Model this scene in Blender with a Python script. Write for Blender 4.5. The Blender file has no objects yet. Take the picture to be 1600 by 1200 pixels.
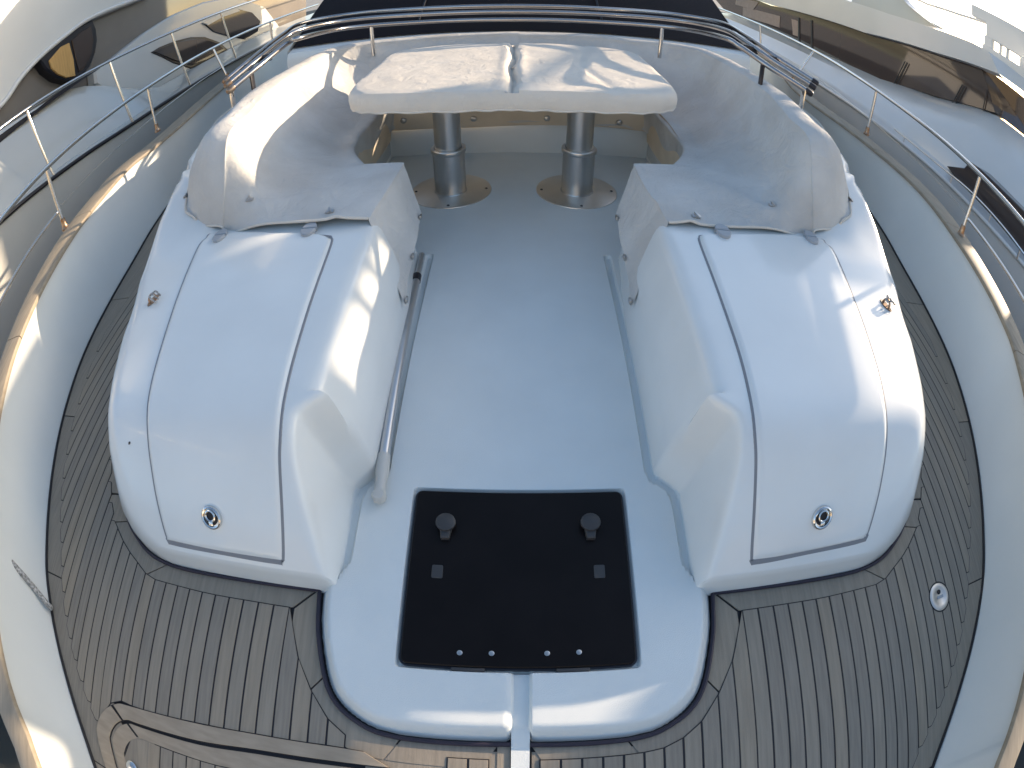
import bpy, bmesh, math, random
import numpy as np
from mathutils import Vector, Matrix
random.seed(7); rng = np.random.RandomState(11)
sc = bpy.context.scene
R_ = math.radians

# ------------------------------------------------------------------ camera (wide fisheye deck camera on the bow, 1.6 m above the floor)
F, K3, K5, H = 860.0, -.09, .001, 1.6
PITCH, YAW, ROLL = R_(46.5), R_(-0.9), R_(-.3)
fw = np.array([math.sin(YAW)*math.cos(PITCH), math.cos(YAW)*math.cos(PITCH), -math.sin(PITCH)])
rt = np.cross(fw, [0, 0, 1.]); rt /= np.linalg.norm(rt); up = np.cross(rt, fw)
rt, up = rt*math.cos(ROLL)+up*math.sin(ROLL), -rt*math.sin(ROLL)+up*math.cos(ROLL)
CAM = np.array([0, 0, H])
TH = np.linspace(0, 1.5, 6000); RR = F*(TH+K3*TH**3+K5*TH**5)
cd = bpy.data.cameras.new('camera'); cam = bpy.data.objects.new('camera', cd); sc.collection.objects.link(cam)
cam.matrix_world = Matrix(((rt[0], up[0], -fw[0], 0), (rt[1], up[1], -fw[1], 0), (rt[2], up[2], -fw[2], H), (0, 0, 0, 1)))
cd.type = 'PANO'; cd.sensor_width = 36.0; cd.sensor_fit = 'HORIZONTAL'; cd.clip_start = .02; cd.clip_end = 3000
mm = RR/1600*36
n_ = int(np.argmin(abs(RR-1010)))
A_ = np.stack([mm[:n_], mm[:n_]**2, mm[:n_]**3, mm[:n_]**4], 1)
kk = np.linalg.lstsq(A_, TH[:n_], rcond=None)[0]
cc = cd if hasattr(cd, 'panorama_type') else cd.cycles
cc.panorama_type = 'FISHEYE_LENS_POLYNOMIAL'; cc.fisheye_fov = R_(200)
cc.fisheye_polynomial_k0 = 0
for i_ in range(4): setattr(cc, 'fisheye_polynomial_k%d' % (i_+1), -float(kk[i_]))
sc.camera = cam

# ------------------------------------------------------------------ sky, sun, exposure
SUN_AZ, SUN_EL = R_(62), R_(15.5)          # azimuth from +Y (aft) towards +X (port side of the picture's right)
w = bpy.data.worlds.new('World'); sc.world = w; w.use_nodes = True
nt = w.node_tree; bg = nt.nodes['Background']
sky = nt.nodes.new('ShaderNodeTexSky'); sky.sky_type = 'NISHITA'; sky.sun_disc = False
sky.sun_elevation = SUN_EL; sky.sun_rotation = SUN_AZ; sky.air_density = 1.0; sky.dust_density = 1.2; sky.ozone_density = 1.0
nt.links.new(sky.outputs[0], bg.inputs[0]); bg.inputs[1].default_value = 0.15
sl = bpy.data.lights.new('sun', 'SUN'); sl.energy = 4.0; sl.angle = R_(.5); sl.color = (1.0, .78, .55)
so = bpy.data.objects.new('sun', sl); sc.collection.objects.link(so)
sd = Vector((math.sin(SUN_AZ)*math.cos(SUN_EL), math.cos(SUN_AZ)*math.cos(SUN_EL), math.sin(SUN_EL)))
so.rotation_euler = sd.to_track_quat('Z', 'Y').to_euler(); so.location = (8, 6, 6)
sc.view_settings.view_transform = 'Standard'; sc.view_settings.look = 'None'; sc.view_settings.gamma = 1
sc.view_settings.exposure = 1.12
try: sc.view_settings.use_curve_mapping = False
except Exception: pass

# ------------------------------------------------------------------ pixel (1600x1200) -> world helpers
def ray(u, v):
    q = np.array([u-800., 600.-v]); rr = np.hypot(*q); th = np.interp(rr, RR, TH); s = math.sin(th)/max(rr, 1e-9)
    return s*q[0]*rt+s*q[1]*up+math.cos(th)*fw
def P(u, v, z=0.):
    d = ray(u, v); return CAM+d*(z-H)/d[2]
def PX(u, v, x):
    d = ray(u, v); return CAM+d*(x/d[0])
def PF(u, v, f):                                     # meet the height field f(x, y)
    d = ray(u, v); lo = None
    for t in np.arange(.6, 8, .01):
        p = CAM+d*t
        if p[2] <= f(p[0], p[1]): lo = t; break
    if lo is None: return CAM+d*3
    a, b = lo-.01, lo
    for _ in range(20):
        m = (a+b)/2; p = CAM+d*m
        if p[2] <= f(p[0], p[1]): b = m
        else: a = m
    return CAM+d*b

# ------------------------------------------------------------------ materials
def mat(name, col, rough=.5, metal=0., var=0., scale=8., bump=0., bscale=60., coat=0., stretch=(1, 1, 1), col2=None, spec=.5, detail=4):
    m = bpy.data.materials.new(name); m.use_nodes = True; t = m.node_tree; b = t.nodes['Principled BSDF']
    b.inputs['Roughness'].default_value = rough; b.inputs['Metallic'].default_value = metal
    b.inputs['Specular IOR Level'].default_value = spec
    if coat: b.inputs['Coat Weight'].default_value = coat; b.inputs['Coat Roughness'].default_value = .08
    c = (*col, 1)
    tc = t.nodes.new('ShaderNodeTexCoord'); mp = t.nodes.new('ShaderNodeMapping'); mp.inputs['Scale'].default_value = stretch
    t.links.new(tc.outputs['Object'], mp.inputs[0])
    if var or col2:
        n = t.nodes.new('ShaderNodeTexNoise'); n.inputs['Scale'].default_value = scale; n.inputs['Detail'].default_value = detail
        t.links.new(mp.outputs[0], n.inputs[0])
        r = t.nodes.new('ShaderNodeValToRGB'); r.color_ramp.elements[0].position = .32; r.color_ramp.elements[1].position = .68
        c2 = col2 or tuple(x*(1-var) for x in col)
        r.color_ramp.elements[0].color = (*c2, 1); r.color_ramp.elements[1].color = c
        t.links.new(n.outputs[0], r.inputs[0]); t.links.new(r.outputs[0], b.inputs['Base Color'])
    else: b.inputs['Base Color'].default_value = c
    if bump:
        n2 = t.nodes.new('ShaderNodeTexNoise'); n2.inputs['Scale'].default_value = bscale; n2.inputs['Detail'].default_value = 3
        t.links.new(mp.outputs[0], n2.inputs[0])
        bp = t.nodes.new('ShaderNodeBump'); bp.inputs['Strength'].default_value = bump; bp.inputs['Distance'].default_value = .01
        t.links.new(n2.outputs[0], bp.inputs['Height']); t.links.new(bp.outputs[0], b.inputs['Normal'])
    return m
def add_bump(m, scale, dist, strength=.5, stretch=(1, 1, 1)):
    t = m.node_tree; b = t.nodes['Principled BSDF']; old = b.inputs['Normal'].links[0].from_socket if b.inputs['Normal'].links else None
    tc = t.nodes.new('ShaderNodeTexCoord'); mp = t.nodes.new('ShaderNodeMapping'); mp.inputs['Scale'].default_value = stretch; t.links.new(tc.outputs['Object'], mp.inputs[0])
    n = t.nodes.new('ShaderNodeTexNoise'); n.inputs['Scale'].default_value = scale; n.inputs['Detail'].default_value = 4; n.inputs['Distortion'].default_value = .8; t.links.new(mp.outputs[0], n.inputs[0])
    bp = t.nodes.new('ShaderNodeBump'); bp.inputs['Strength'].default_value = strength; bp.inputs['Distance'].default_value = dist; t.links.new(n.outputs[0], bp.inputs['Height'])
    if old: t.links.new(old, bp.inputs['Normal'])
    t.links.new(bp.outputs[0], b.inputs['Normal'])
M = {}
M['gel'] = mat('gelcoat', (.775, .795, .775), .24, var=.06, scale=3, coat=.4)
M['floor'] = mat('nonskid_gelcoat', (.74, .77, .75), .5, var=.05, scale=4, bump=.25, bscale=380)
M['bulw'] = mat('bulwark_gelcoat', (.72, .74, .72), .3, var=.07, scale=1.5)
M['canvas'] = mat('canvas', (.62, .615, .59), .9, col2=(.52, .505, .475), scale=3.2, bump=.35, bscale=420, detail=6, spec=.2)
M['canvas2'] = mat('canvas_table', (.74, .69, .61), .9, var=.10, scale=4, bump=.35, bscale=420, detail=6, spec=.2)
M['teakA'] = mat('weathered_teak_a', (.33, .285, .225), .75, var=.18, scale=14, stretch=(6, .35, 1), bump=.2, bscale=120, detail=8, spec=.25)
M['teakB'] = mat('weathered_teak_b', (.30, .262, .212), .75, var=.2, scale=16, stretch=(6, .35, 1), bump=.2, bscale=120, detail=8, spec=.25)
M['teakC'] = mat('weathered_teak_c', (.35, .295, .225), .75, var=.2, scale=12, stretch=(6, .35, 1), bump=.2, bscale=120, detail=8, spec=.25)
M['teakD'] = mat('pale_teak_trim', (.40, .33, .25), .7, var=.2, scale=10, stretch=(1, 4, 1), detail=8, spec=.25)
M['cap'] = mat('varnished_teak', (.34, .285, .21), .62, var=.25, scale=10, stretch=(5, .6, 1), coat=0, detail=8)
M['caulk'] = mat('caulking', (.012, .011, .014), .6)
M['seal'] = mat('rubber_seal', (.022, .016, .03), .5)
M['steel'] = mat('stainless', (.72, .71, .69), .16, 1.)
M['brushed'] = mat('brushed_steel', (.60, .59, .57), .30, 1., var=.12, scale=30, stretch=(1, 1, .05))
M['plate'] = mat('plate_steel', (.80, .75, .68), .38, 1., var=.08, scale=6)
M['acryl'] = mat('smoked_acrylic', (.010, .008, .008), .34, spec=.14, var=.3, scale=5)
M['handle'] = mat('grey_plastic', (.045, .043, .043), .5)
M['hinge'] = mat('hinge_grey', (.36, .38, .40), .45)
M['glassd'] = mat('dark_glass', (.012, .010, .016), .06, spec=.6)
M['mesh'] = mat('windscreen_cover', (.013, .010, .011), .5, spec=.15, bump=.3, bscale=300)
M['tint'] = mat('tinted_glass', (.05, .035, .03), .05, spec=.8)
M['nwhite'] = mat('neighbour_gelcoat', (.62, .62, .60), .25, var=.06, scale=1, coat=.3)
M['ngrey'] = mat('neighbour_hull', (.50, .50, .47), .2, var=.08, scale=.8, coat=.4)
M['ntaupe'] = mat('mirror_glass', (.20, .18, .16), .06, spec=.9, var=.2, scale=.7)
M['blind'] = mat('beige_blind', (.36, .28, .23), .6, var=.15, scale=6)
M['cream'] = mat('cream_canvas', (.70, .60, .46), .9, var=.12, scale=5, bump=.3, bscale=300, spec=.2)
M['amber'] = mat('amber_blind', (.55, .33, .11), .5, var=.25, scale=20, stretch=(1, 4, .2))
M['rub'] = mat('black_trim', (.012, .012, .018), .35)
M['dsteel'] = mat('dark_reflection_steel', (.40, .38, .37), .2, 1.)  # steel coloured darker to stand for the dark surroundings it mirrors
M['pole'] = mat('alu_pole', (.55, .56, .57), .3, .9)
M['poletip'] = mat('nylon_tip', (.55, .54, .50), .5)
M['rope'] = mat('rope', (.55, .54, .52), .9, var=.75, scale=90, bump=.5, bscale=200)
M['rust'] = mat('rusty_steel', (.40, .33, .26), .35, .9, col2=(.30, .16, .08), scale=40)
M['water'] = mat('sea_water', (.01, .022, .028), .08, bump=.6, bscale=3)
M['gap'] = mat('groove_shade_grey', (.23, .24, .26), .6)
M['screw'] = mat('screw_steel', (.55, .53, .5), .3, 1.)
M['break'] = mat('bounce_wall_stone', (.66, .55, .40), .9, var=.25, scale=.6)  # warm tone of the added bounce wall, out of view
M['quay'] = mat('quay_concrete', (.36, .34, .31), .85, var=.25, scale=2)

add_bump(M['canvas'], 7, .035, .55); add_bump(M['canvas'], 28, .006, .5)
add_bump(M['canvas2'], 9, .02, .5); add_bump(M['canvas2'], 34, .004, .5)
add_bump(M['gel'], 1.6, .01, .25)
# ------------------------------------------------------------------ mesh helpers
col = sc.collection
def link(name, verts, faces, m, parent=None, smooth=False, kind=None):
    me = bpy.data.meshes.new(name)
    v = np.asarray(verts, float)
    if parent is not None: v = v-np.array(parent.location)
    me.from_pydata([tuple(p) for p in v], [], faces); me.update()
    me.materials.append(m)
    if smooth: me.polygons.foreach_set('use_smooth', [True]*len(me.polygons))
    o = bpy.data.objects.new(name, me); col.objects.link(o)
    if parent is not None: o.parent = parent
    if kind: o['kind'] = kind
    return o
def sub(parent):                                     # world position of a part, for sub-parts
    return parent
def tag(o, label, cat, group=None):
    o['label'] = label; o['category'] = cat
    if group: o['group'] = group
    return o
def thing(name, label, cat, loc, group=None):
    o = bpy.data.objects.new(name, None); col.objects.link(o); o.location = loc; o.empty_display_size = .1
    return tag(o, label, cat, group)
def struct(o): o['kind'] = 'structure'; return o
class MB:
    def __init__(s): s.v = []; s.f = []
    def add(s, v, f):
        n = len(s.v); s.v += [tuple(map(float, p)) for p in v]; s.f += [tuple(i+n for i in q) for q in f]; return s
    def build(s, name, m, parent=None, smooth=False, kind=None, base=None):
        v = np.asarray(s.v, float)
        if base is not None: v = v-np.array(base)
        if parent is not None and base is None:
            off = np.array(parent.location)
            if parent.parent is not None: off = off+np.array(parent.parent.location)
            v = v-off
        me = bpy.data.meshes.new(name); me.from_pydata([tuple(p) for p in v], [], s.f); me.update(); me.materials.append(m)
        if smooth:
            me.polygons.foreach_set('use_smooth', [True]*len(me.polygons))
            try: me.set_sharp_from_angle(angle=R_(40))
            except Exception: pass
        o = bpy.data.objects.new(name, me); col.objects.link(o)
        if parent is not None: o.parent = parent
        if kind: o['kind'] = kind
        return o
def grid(pts):                                       # pts: rows x cols x 3
    a = np.asarray(pts); r, c = a.shape[:2]
    f = [(i*c+j, i*c+j+1, (i+1)*c+j+1, (i+1)*c+j) for i in range(r-1) for j in range(c-1)]
    return a.reshape(-1, 3), f
def catmull(pts, n=8, closed=False):
    p = np.asarray(pts, float); out = []
    N = len(p)
    for i in range(N if closed else N-1):
        if closed: a, b, c, d = p[(i-1) % N], p[i], p[(i+1) % N], p[(i+2) % N]
        else: a, b, c, d = p[max(i-1, 0)], p[i], p[i+1], p[min(i+2, N-1)]
        for k in range(n):
            t = k/n
            out.append(.5*((2*b)+(-a+c)*t+(2*a-5*b+4*c-d)*t*t+(-a+3*b-3*c+d)*t**3))
    if not closed: out.append(p[-1])
    return np.array(out)
def tube(pts, r, seg=10, mb=None, cap=True):
    p = np.asarray(pts, float); mb = mb or MB(); n = len(p)
    rs = np.full(n, r) if np.isscalar(r) else np.asarray(r, float)
    V = []; ref = None
    for i in range(n):
        t = p[min(i+1, n-1)]-p[max(i-1, 0)]; t = t/max(np.linalg.norm(t), 1e-9)
        if ref is None:
            ref = np.cross(t, [0, 0, 1.]) if abs(t[2]) < .9 else np.cross(t, [1., 0, 0])
        ref = ref-t*np.dot(ref, t); ref /= max(np.linalg.norm(ref), 1e-9); b = np.cross(t, ref)
        for k in range(seg):
            a = 2*math.pi*k/seg; V.append(p[i]+rs[i]*(math.cos(a)*ref+math.sin(a)*b))
    Fc = [(i*seg+k, i*seg+(k+1) % seg, (i+1)*seg+(k+1) % seg, (i+1)*seg+k) for i in range(n-1) for k in range(seg)]
    if cap: Fc += [tuple(range(seg))[::-1], tuple((n-1)*seg+k for k in range(seg))]
    return mb.add(V, Fc)
def lathe(prof, c, axis=(0, 0, 1), seg=32, mb=None):
    mb = mb or MB(); c = np.asarray(c, float); ax = np.asarray(axis, float); ax /= np.linalg.norm(ax)
    a = np.cross(ax, [0, 1., 0]) if abs(ax[1]) < .9 else np.cross(ax, [1., 0, 0]); a /= np.linalg.norm(a); b = np.cross(ax, a)
    V = []; n = len(prof)
    for r, z in prof:
        for k in range(seg):
            t = 2*math.pi*k/seg; V.append(c+ax*z+max(r, 1e-4)*(math.cos(t)*a+math.sin(t)*b))
    Fc = [(i*seg+k, i*seg+(k+1) % seg, (i+1)*seg+(k+1) % seg, (i+1)*seg+k) for i in range(n-1) for k in range(seg)]
    return mb.add(V, Fc)
def prism(poly, z0, z1, mb=None, bev=0.):            # poly: list of (x, y); zs may be functions
    mb = mb or MB(); p = np.asarray(poly, float)[:, :2]; n = len(p)
    ar = sum(p[i, 0]*p[(i+1) % n, 1]-p[(i+1) % n, 0]*p[i, 1] for i in range(n))
    if ar < 0: p = p[::-1]
    if bev:
        q = inset(p, bev)
        V = [(x, y, z0) for x, y in p]+[(x, y, z1-bev) for x, y in p]+[(x, y, z1) for x, y in q]
        Fc = [(i+k*n, (i+1) % n+k*n, (i+1) % n+(k+1)*n, i+(k+1)*n) for k in (0, 1) for i in range(n)]+[tuple(2*n+i for i in range(n))]
    else:
        V = [(x, y, z0) for x, y in p]+[(x, y, z1) for x, y in p]
        Fc = [(i, (i+1) % n, (i+1) % n+n, i+n) for i in range(n)]+[tuple(n+i for i in range(n))]
    Fc.append(tuple(range(n))[::-1])
    return mb.add(V, Fc)
def inset(p, d):
    p = np.asarray(p, float); n = len(p); out = []
    for i in range(n):
        a, b, c = p[i-1], p[i], p[(i+1) % n]
        e1 = (b-a)/max(np.linalg.norm(b-a), 1e-9); e2 = (c-b)/max(np.linalg.norm(c-b), 1e-9)
        n1 = np.array([-e1[1], e1[0]]); n2 = np.array([-e2[1], e2[0]]); m_ = n1+n2; L = max(np.dot(m_, m_)/2, .35)
        out.append(b+m_*d/L)
    return np.array(out)
def box(c, s, mb=None, rot=None, bev=.0):
    mb = mb or MB(); c = np.asarray(c, float); h = np.asarray(s, float)/2
    if bev:
        bm = bmesh.new(); bmesh.ops.create_cube(bm, size=1)
        for v in bm.verts: v.co = Vector((v.co.x*2*h[0], v.co.y*2*h[1], v.co.z*2*h[2]))
        bmesh.ops.bevel(bm, geom=list(bm.edges), offset=bev, segments=2, affect='EDGES', profile=.5)
        V = [np.array(v.co) for v in bm.verts]; bm.verts.index_update(); Fc = [tuple(v.index for v in f.verts) for f in bm.faces]; bm.free()
    else:
        V = [np.array([x, y, z])*h for x in (-1, 1) for y in (-1, 1) for z in (-1, 1)]
        Fc = [(0, 1, 3, 2), (4, 6, 7, 5), (0, 4, 5, 1), (2, 3, 7, 6), (0, 2, 6, 4), (1, 5, 7, 3)]
    if rot is not None: V = [rot@v for v in V]
    return mb.add([v+c for v in V], Fc)
def basis(zax, xhint=(1, 0, 0)):
    z = np.asarray(zax, float); z /= np.linalg.norm(z); x = np.asarray(xhint, float); x = x-z*np.dot(x, z); x /= np.linalg.norm(x)
    return np.stack([x, np.cross(z, x), z], 1)
def interp(x, xs, ys): return float(np.interp(x, xs, ys))
def sm(a, b, x): t = np.clip((x-a)/(b-a), 0, 1); return t*t*(3-2*t)
def smin(vals, k):
    vals = np.array(vals); m = vals.min(); return m-k*math.log(np.exp(-(vals-m)/k).sum())

ZT = -.05                                            # top of the teak planks

# ================================================================== SETTING
o = struct(link('sea', [(-400, -300, -2.1), (400, -300, -2.1), (400, 500, -2.1), (-400, 500, -2.1)], [(0, 1, 2, 3)], M['water']))
o = MB(); box((0, 62, -1.4), (300, 60, 2.4), o); struct(o.build('quay', M['quay']))
o = MB(); box((0, -26, 2.6), (160, 5, 9.6), o, None, .3); struct(o.build('bounce_wall', M['break']))  # last box: unseen wall added behind the camera to bounce warm light

# ---- deck outline (right half; the left is its mirror)
EDGE = [(0, -2.35), (.55, -2.1), (1.05, -1.5), (1.36, -.95), (1.59, -.44), (1.758, -.175), (1.89, .006), (2.035, .21), (2.135, .36), (2.21, .51), (2.36, .83), (2.51, 1.18),
        (2.645, 1.56), (2.74, 1.9), (2.83, 2.35), (2.93, 2.85), (3.08, 3.45), (3.25, 4.4), (3.42, 6.0), (3.5, 9.0), (3.5, 14.0)]
EDGE = catmull(EDGE, 5)
ex, ey = EDGE[:, 0], EDGE[:, 1]
def edge_x(y): return float(np.interp(y, ey, ex))
NIB_X = [.0, .45, 1.0, 1.25, 1.50, 1.585, 1.672, 1.755, 1.84, 1.925, 2.0, 2.06, 2.15, 2.24, 2.30, 2.40, 2.50, 2.57, 2.66, 2.75, 2.9]
NIB_Y = [-1.9, -1.75, -1.1, -.72, -.311, -.215, -.12, -.014, .105, .235, .375, .5, .65, .82, .95, 1.2, 1.51, 1.75, 2.15, 2.6, 3.4]
def ylow(x): return interp(abs(x), NIB_X, NIB_Y)
# aft limit of the planks: margin boards round the tongue and the lockers
HI_X = [.0, .089, .254, .345, .43, .492, .557, .63, .66, .70, .725, .7405, .741, .913, 1.10, 1.298, 1.40, 1.46, 1.51, 1.575, 1.645, 1.73, 1.81, 1.90, 2.00, 2.08, 2.2, 2.4, 2.6, 2.9]
HI_Y = [.074, .074, .074, .074, .077, .098, .138, .235, .29, .36, .44, .53, .532, .53, .524, .525, .525, .548, .583, .618, .668, .745, .86, 1.03, 1.25, 1.40, 1.75, 2.6, 3.4, 4.2]
def yhigh(x): return interp(abs(x), HI_X, HI_Y)

deck_poly = [(x, y) for x, y in EDGE if y < 12]; deck_poly = deck_poly+[(-x, y) for x, y in deck_poly[::-1][:-1]]
deck = prism(deck_poly, -.5, ZT-.010).build('teak_deck', M['caulk']); struct(deck)

# ---- margin boards (parts of the deck)
def band(outer, inner, name='margin_board', z=ZT-.0035, m=None, parent=None):
    poly = [tuple(p) for p in outer]+[tuple(p) for p in inner[::-1]]
    return prism(poly, ZT-.0099, z).build(name, m or random.choice([M['teakA'], M['teakB'], M['teakC']]), parent or deck)
g_ = .0035
for sx in (1, -1):
    ycuts = [-1.6, -.42, .37, 1.30, 2.35, 3.6, 6.0, 9.0]
    for a, b in zip(ycuts[:-1], ycuts[1:]):
        ys = np.linspace(a+g_, b-g_, 14)
        out = [(sx*(edge_x(y)-.012), y) for y in ys]; inn = [(sx*max(edge_x(y)-.34, .02), y) for y in ys]
        band(out, inn)
    # round the tongue and the locker front
    def boards(E, Mg, cuts):
        E = catmull(E, 6)[:, :2]; Mg = catmull(Mg, 6)[:, :2]
        for a, b in cuts:
            ts = np.linspace(a, b, 10)
            def at(C, t):
                L = np.r_[0, np.cumsum(np.hypot(*np.diff(C, axis=0).T))]; s = t*L[-1]
                return (sx*np.interp(s, L, C[:, 0]), np.interp(s, L, C[:, 1]))
            band([at(E, t) for t in ts], [at(Mg, t) for t in ts])
    TE = [(.045, .128), (.16, .126), (.274, .126), (.372, .131), (.447, .150), (.53, .204), (.585, .285), (.632, .449), (.648, .554), (.652, .618)]
    TM = [(.092, .05), (.18, .04), (.254, .04), (.345, .04), (.44, .045), (.52, .07), (.59, .12), (.67, .24), (.73, .37), (.7385, .528)]
    boards(TE, TM, [(0, .30), (.307, .66), (.667, 1)])
    LE = [(.660, .621), (.877, .617), (1.07, .615), (1.343, .622), (1.42, .638), (1.515, .682), (1.63, .775), (1.715, .88)]
    LM = [(.746, .534), (.90, .50), (1.09, .49), (1.298, .48), (1.40, .48), (1.53, .50), (1.70, .58), (1.95, .85)]
    boards(LE, LM, [(0, .56), (.567, .86), (.866, 1)])
    band([(sx*1.72, .89), (sx*1.80, 1.02), (sx*1.9, 1.35), (sx*2.02, 1.9)], [(sx*1.98, .86), (sx*2.06, 1.02), (sx*2.2, 1.35), (sx*2.4, 1.9)])
    fx = .80 if sx > 0 else .44; prism([(sx*.05, -.85), (sx*fx, -.85), (sx*fx, .10), (sx*.05, .10)], ZT-.0099, ZT-.0055).build('margin_board', M['teakB'], deck)

    prism([(sx*1.95, 1.89), (sx*2.36, 1.89), (sx*2.70, 2.9), (sx*2.98, 4.2), (sx*3.1, 9), (sx*2.05, 9)], ZT-.0099, ZT-.0048).build('margin_board', M['teakB'], deck)
# ---- teak planks, each its own part, with nibbed ends; their caulking seams are one part
caulk = MB(); WP = .0622; GAP = .0075
HX0, HX1, HY1 = -1.62, -.19, None
def hatch_top(x):                                    # aft edge of the anchor locker's frame on the left foredeck
    return interp(x, [-1.60, -1.545, -1.50, -1.44, -1.36, -1.05, -.81, -.56, -.40], [-.30, -.16, -.085, -.052, -.050, .0, .034, .056, .060])
teaks = [M['teakA'], M['teakB'], M['teakC'], M['teakA'], M['teakB']]
for sx in (1, -1):
    i = 0; x0 = .072
    while x0+i*WP < 2.62:
        a, b = x0+i*WP, x0+(i+1)*WP; i += 1
        mid = (a+b)/2; yl_a, yl_b = ylow(a+.42*WP), ylow(b)
        lo = [(a, ylow(a+.42*WP)), (a+.40*WP, ylow(a+.42*WP)), (b, ylow(b))]
        if a < .45: lo = [(a, -.9), (b, -.9)]
        hi_a, hi_b = yhigh(a), yhigh(b)
        if a < .74 and b > .741: hi_b = .531 if b > .741 else hi_b
        if hi_b-hi_a > 1.0*WP and a > 1.40:
            yt = yhigh(b-.42*WP); hi = [(b, yt), (b-.40*WP, yt), (a, yhigh(a)+.002)]
        else: hi = [(b, hi_b), (a, hi_a)]
        if sx < 0 and a > .36 and b < 1.60:          # stop at the anchor locker frame
            lo = [(a, hatch_top(-a)), (b, hatch_top(-b))]
        elif sx < 0 and a <= .36: lo = [(a, .060), (b, .060)] if a > .16 else [(a, -.9), (b, -.9)]
        poly = np.array([(sx*x, y) for x, y in lo+hi])
        if min(h[1] for h in hi) - max(l[1] for l in lo) < (.03 if sx < 0 and a < .5 else .012): continue
        ar = sum(poly[k, 0]*poly[(k+1) % len(poly), 1]-poly[(k+1) % len(poly), 0]*poly[k, 1] for k in range(len(poly)))
        if ar < 0: poly = poly[::-1]
        prism(poly, ZT-.0095, ZT-.0018, caulk)
        prism(inset(poly, GAP/2), ZT-.009, ZT+.0004*rng.randn()*.6, bev=.0008).build('plank', random.choice(teaks), deck)
# ---- anchor locker frame + lid on the left foredeck
def arc_pts(c, r, a0, a1, n=7): return [(c[0]+r*math.cos(R_(a0+(a1-a0)*k/(n-1))), c[1]+r*math.sin(R_(a0+(a1-a0)*k/(n-1)))) for k in range(n)]
FO = [(-1.42, -.62), (-1.56, -.31), (-1.573, -.22), (-1.54, -.14), (-1.47, -.075), (-1.38, -.05), (-1.05, .002), (-.81, .036), (-.56, .058), (-.45, .060)]
FI = [(-1.345, -.62), (-1.475, -.30), (-1.485, -.235), (-1.455, -.17), (-1.40, -.128), (-1.33, -.116), (-1.05, -.075), (-.81, -.028), (-.56, .0), (-.36, .012)]
FO, FI = catmull(FO, 5), catmull(FI, 5)
nn = len(FO); c1, c2 = int(nn*.42), int(nn*.02)
prism([tuple(p) for p in FO]+[tuple(p) for p in FI[::-1]], ZT-.0095, ZT-.0012).build('frame_caulking', M['caulk'], deck)
al = thing('anchor_locker_hatch', 'teak planked anchor locker hatch set flush into the foredeck, steel catch at its corner', 'hatch', (-.9, -.35, ZT))
for a, b in ((0, c1), (c1, nn-1)):
    oo = FO[a:b+1]; ii = FI[a:b+1]; oo = oo+(ii-oo)*.05; ii2 = ii+(oo-ii)*.06
    if a == 0: oo, ii2 = oo[:-1], ii2[:-1]
    prism([tuple(p) for p in oo]+[tuple(p) for p in ii2[::-1]], ZT-.009, ZT+.006, bev=.002).build('frame_board', M['teakD'], al)
LI = np.array([FI[k]+(np.array([-.62, -.62])-FI[k])/np.linalg.norm(np.array([-.62, -.62])-FI[k])*.014 for k in range(nn)])
LJ = np.array([LI[k]+(np.array([-.62, -.62])-LI[k])/np.linalg.norm(np.array([-.62, -.62])-LI[k])*.075 for k in range(nn)])
prism([(-1.41, -.33), (-1.37, -.20), (-1.31, -.155), (-1.24, -.17), (-1.22, -.62), (-1.30, -.62)], ZT-.0095, ZT-.0018).build('lid_corner', M['teakB'], al)
prism([tuple(p) for p in LI]+[(-.3, -.62)], ZT-.0095, ZT-.0026).build('lid_base', M['caulk'], al)
for a, b in ((0, c1), (c1+1, nn-1)):
    prism([tuple(p) for p in LI[a:b+1]]+[tuple(p) for p in LJ[a:b+1][::-1]], ZT-.009, ZT-.0006, bev=.001).build('lid_board', M['teakD'], al)
xs = np.arange(-1.34, -.34, WP)
for x in xs:
    ya = interp(x, LJ[c1:, 0], LJ[c1:, 1])-.004; yb = interp(x+WP, LJ[c1:, 0], LJ[c1:, 1])-.004
    lowl = np.interp(x, LJ[:c1, 0][::-1], LJ[:c1, 1][::-1]) if x < LJ[0, 0] else -.62
    pl = [(x+.003, -.62), (x+WP-.003, -.62), (x+WP-.003, yb), (x+.003, ya)]
    if x < -1.28: pl = [(x+.03, -.40), (x+WP-.003, -.5), (x+WP-.003, yb), (x+.003, ya)]
    prism(pl, ZT-.009, ZT-.0006, bev=.0008).build('lid_plank', random.choice(teaks), al)
c_ = P(207, 1196, ZT)
lathe([(0, .016), (.022, .016), (.030, .010), (.032, 0), (.032, -.01)], (c_[0], c_[1]-.012, ZT), seg=24).build('catch', M['steel'], al, True)
caulk.build('caulking', M['caulk'], deck, kind='stuff')

# ---- cockpit floor and its forward tongue (height field, so its rim rolls down to the teak)
TONG = [(.0, .135), (.16, .133), (.274, .133), (.372, .138), (.447, .157), (.53, .212), (.582, .29), (.628, .449), (.643, .554), (.648, .64), (.66, .8)]
tx = catmull([(-a, b) for a, b in TONG[::-1]]+TONG[1:], 6)[:, :2]
tong_poly = np.vstack([tx, [(.66, 1.4), (-.66, 1.4)]])
def seg_dist(p, poly):
    d = 9.; ins = False; n = len(poly)
    a = poly; b = np.roll(poly, -1, 0); e = b-a; t = np.clip(((p-a)*e).sum(1)/np.maximum((e*e).sum(1), 1e-12), 0, 1)
    d = np.hypot(*((a+e*t[:, None])-p).T).min()
    cr = ((a[:, 1] > p[1]) != (b[:, 1] > p[1])) & (p[0] < (b[:, 0]-a[:, 0])*(p[1]-a[:, 1])/(b[:, 1]-a[:, 1]+1e-15)+a[:, 0])
    return d if cr.sum() % 2 else -d
HAX0, HAX1, HAY0, HAY1 = -.344, .360, .372, 1.004
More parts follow.
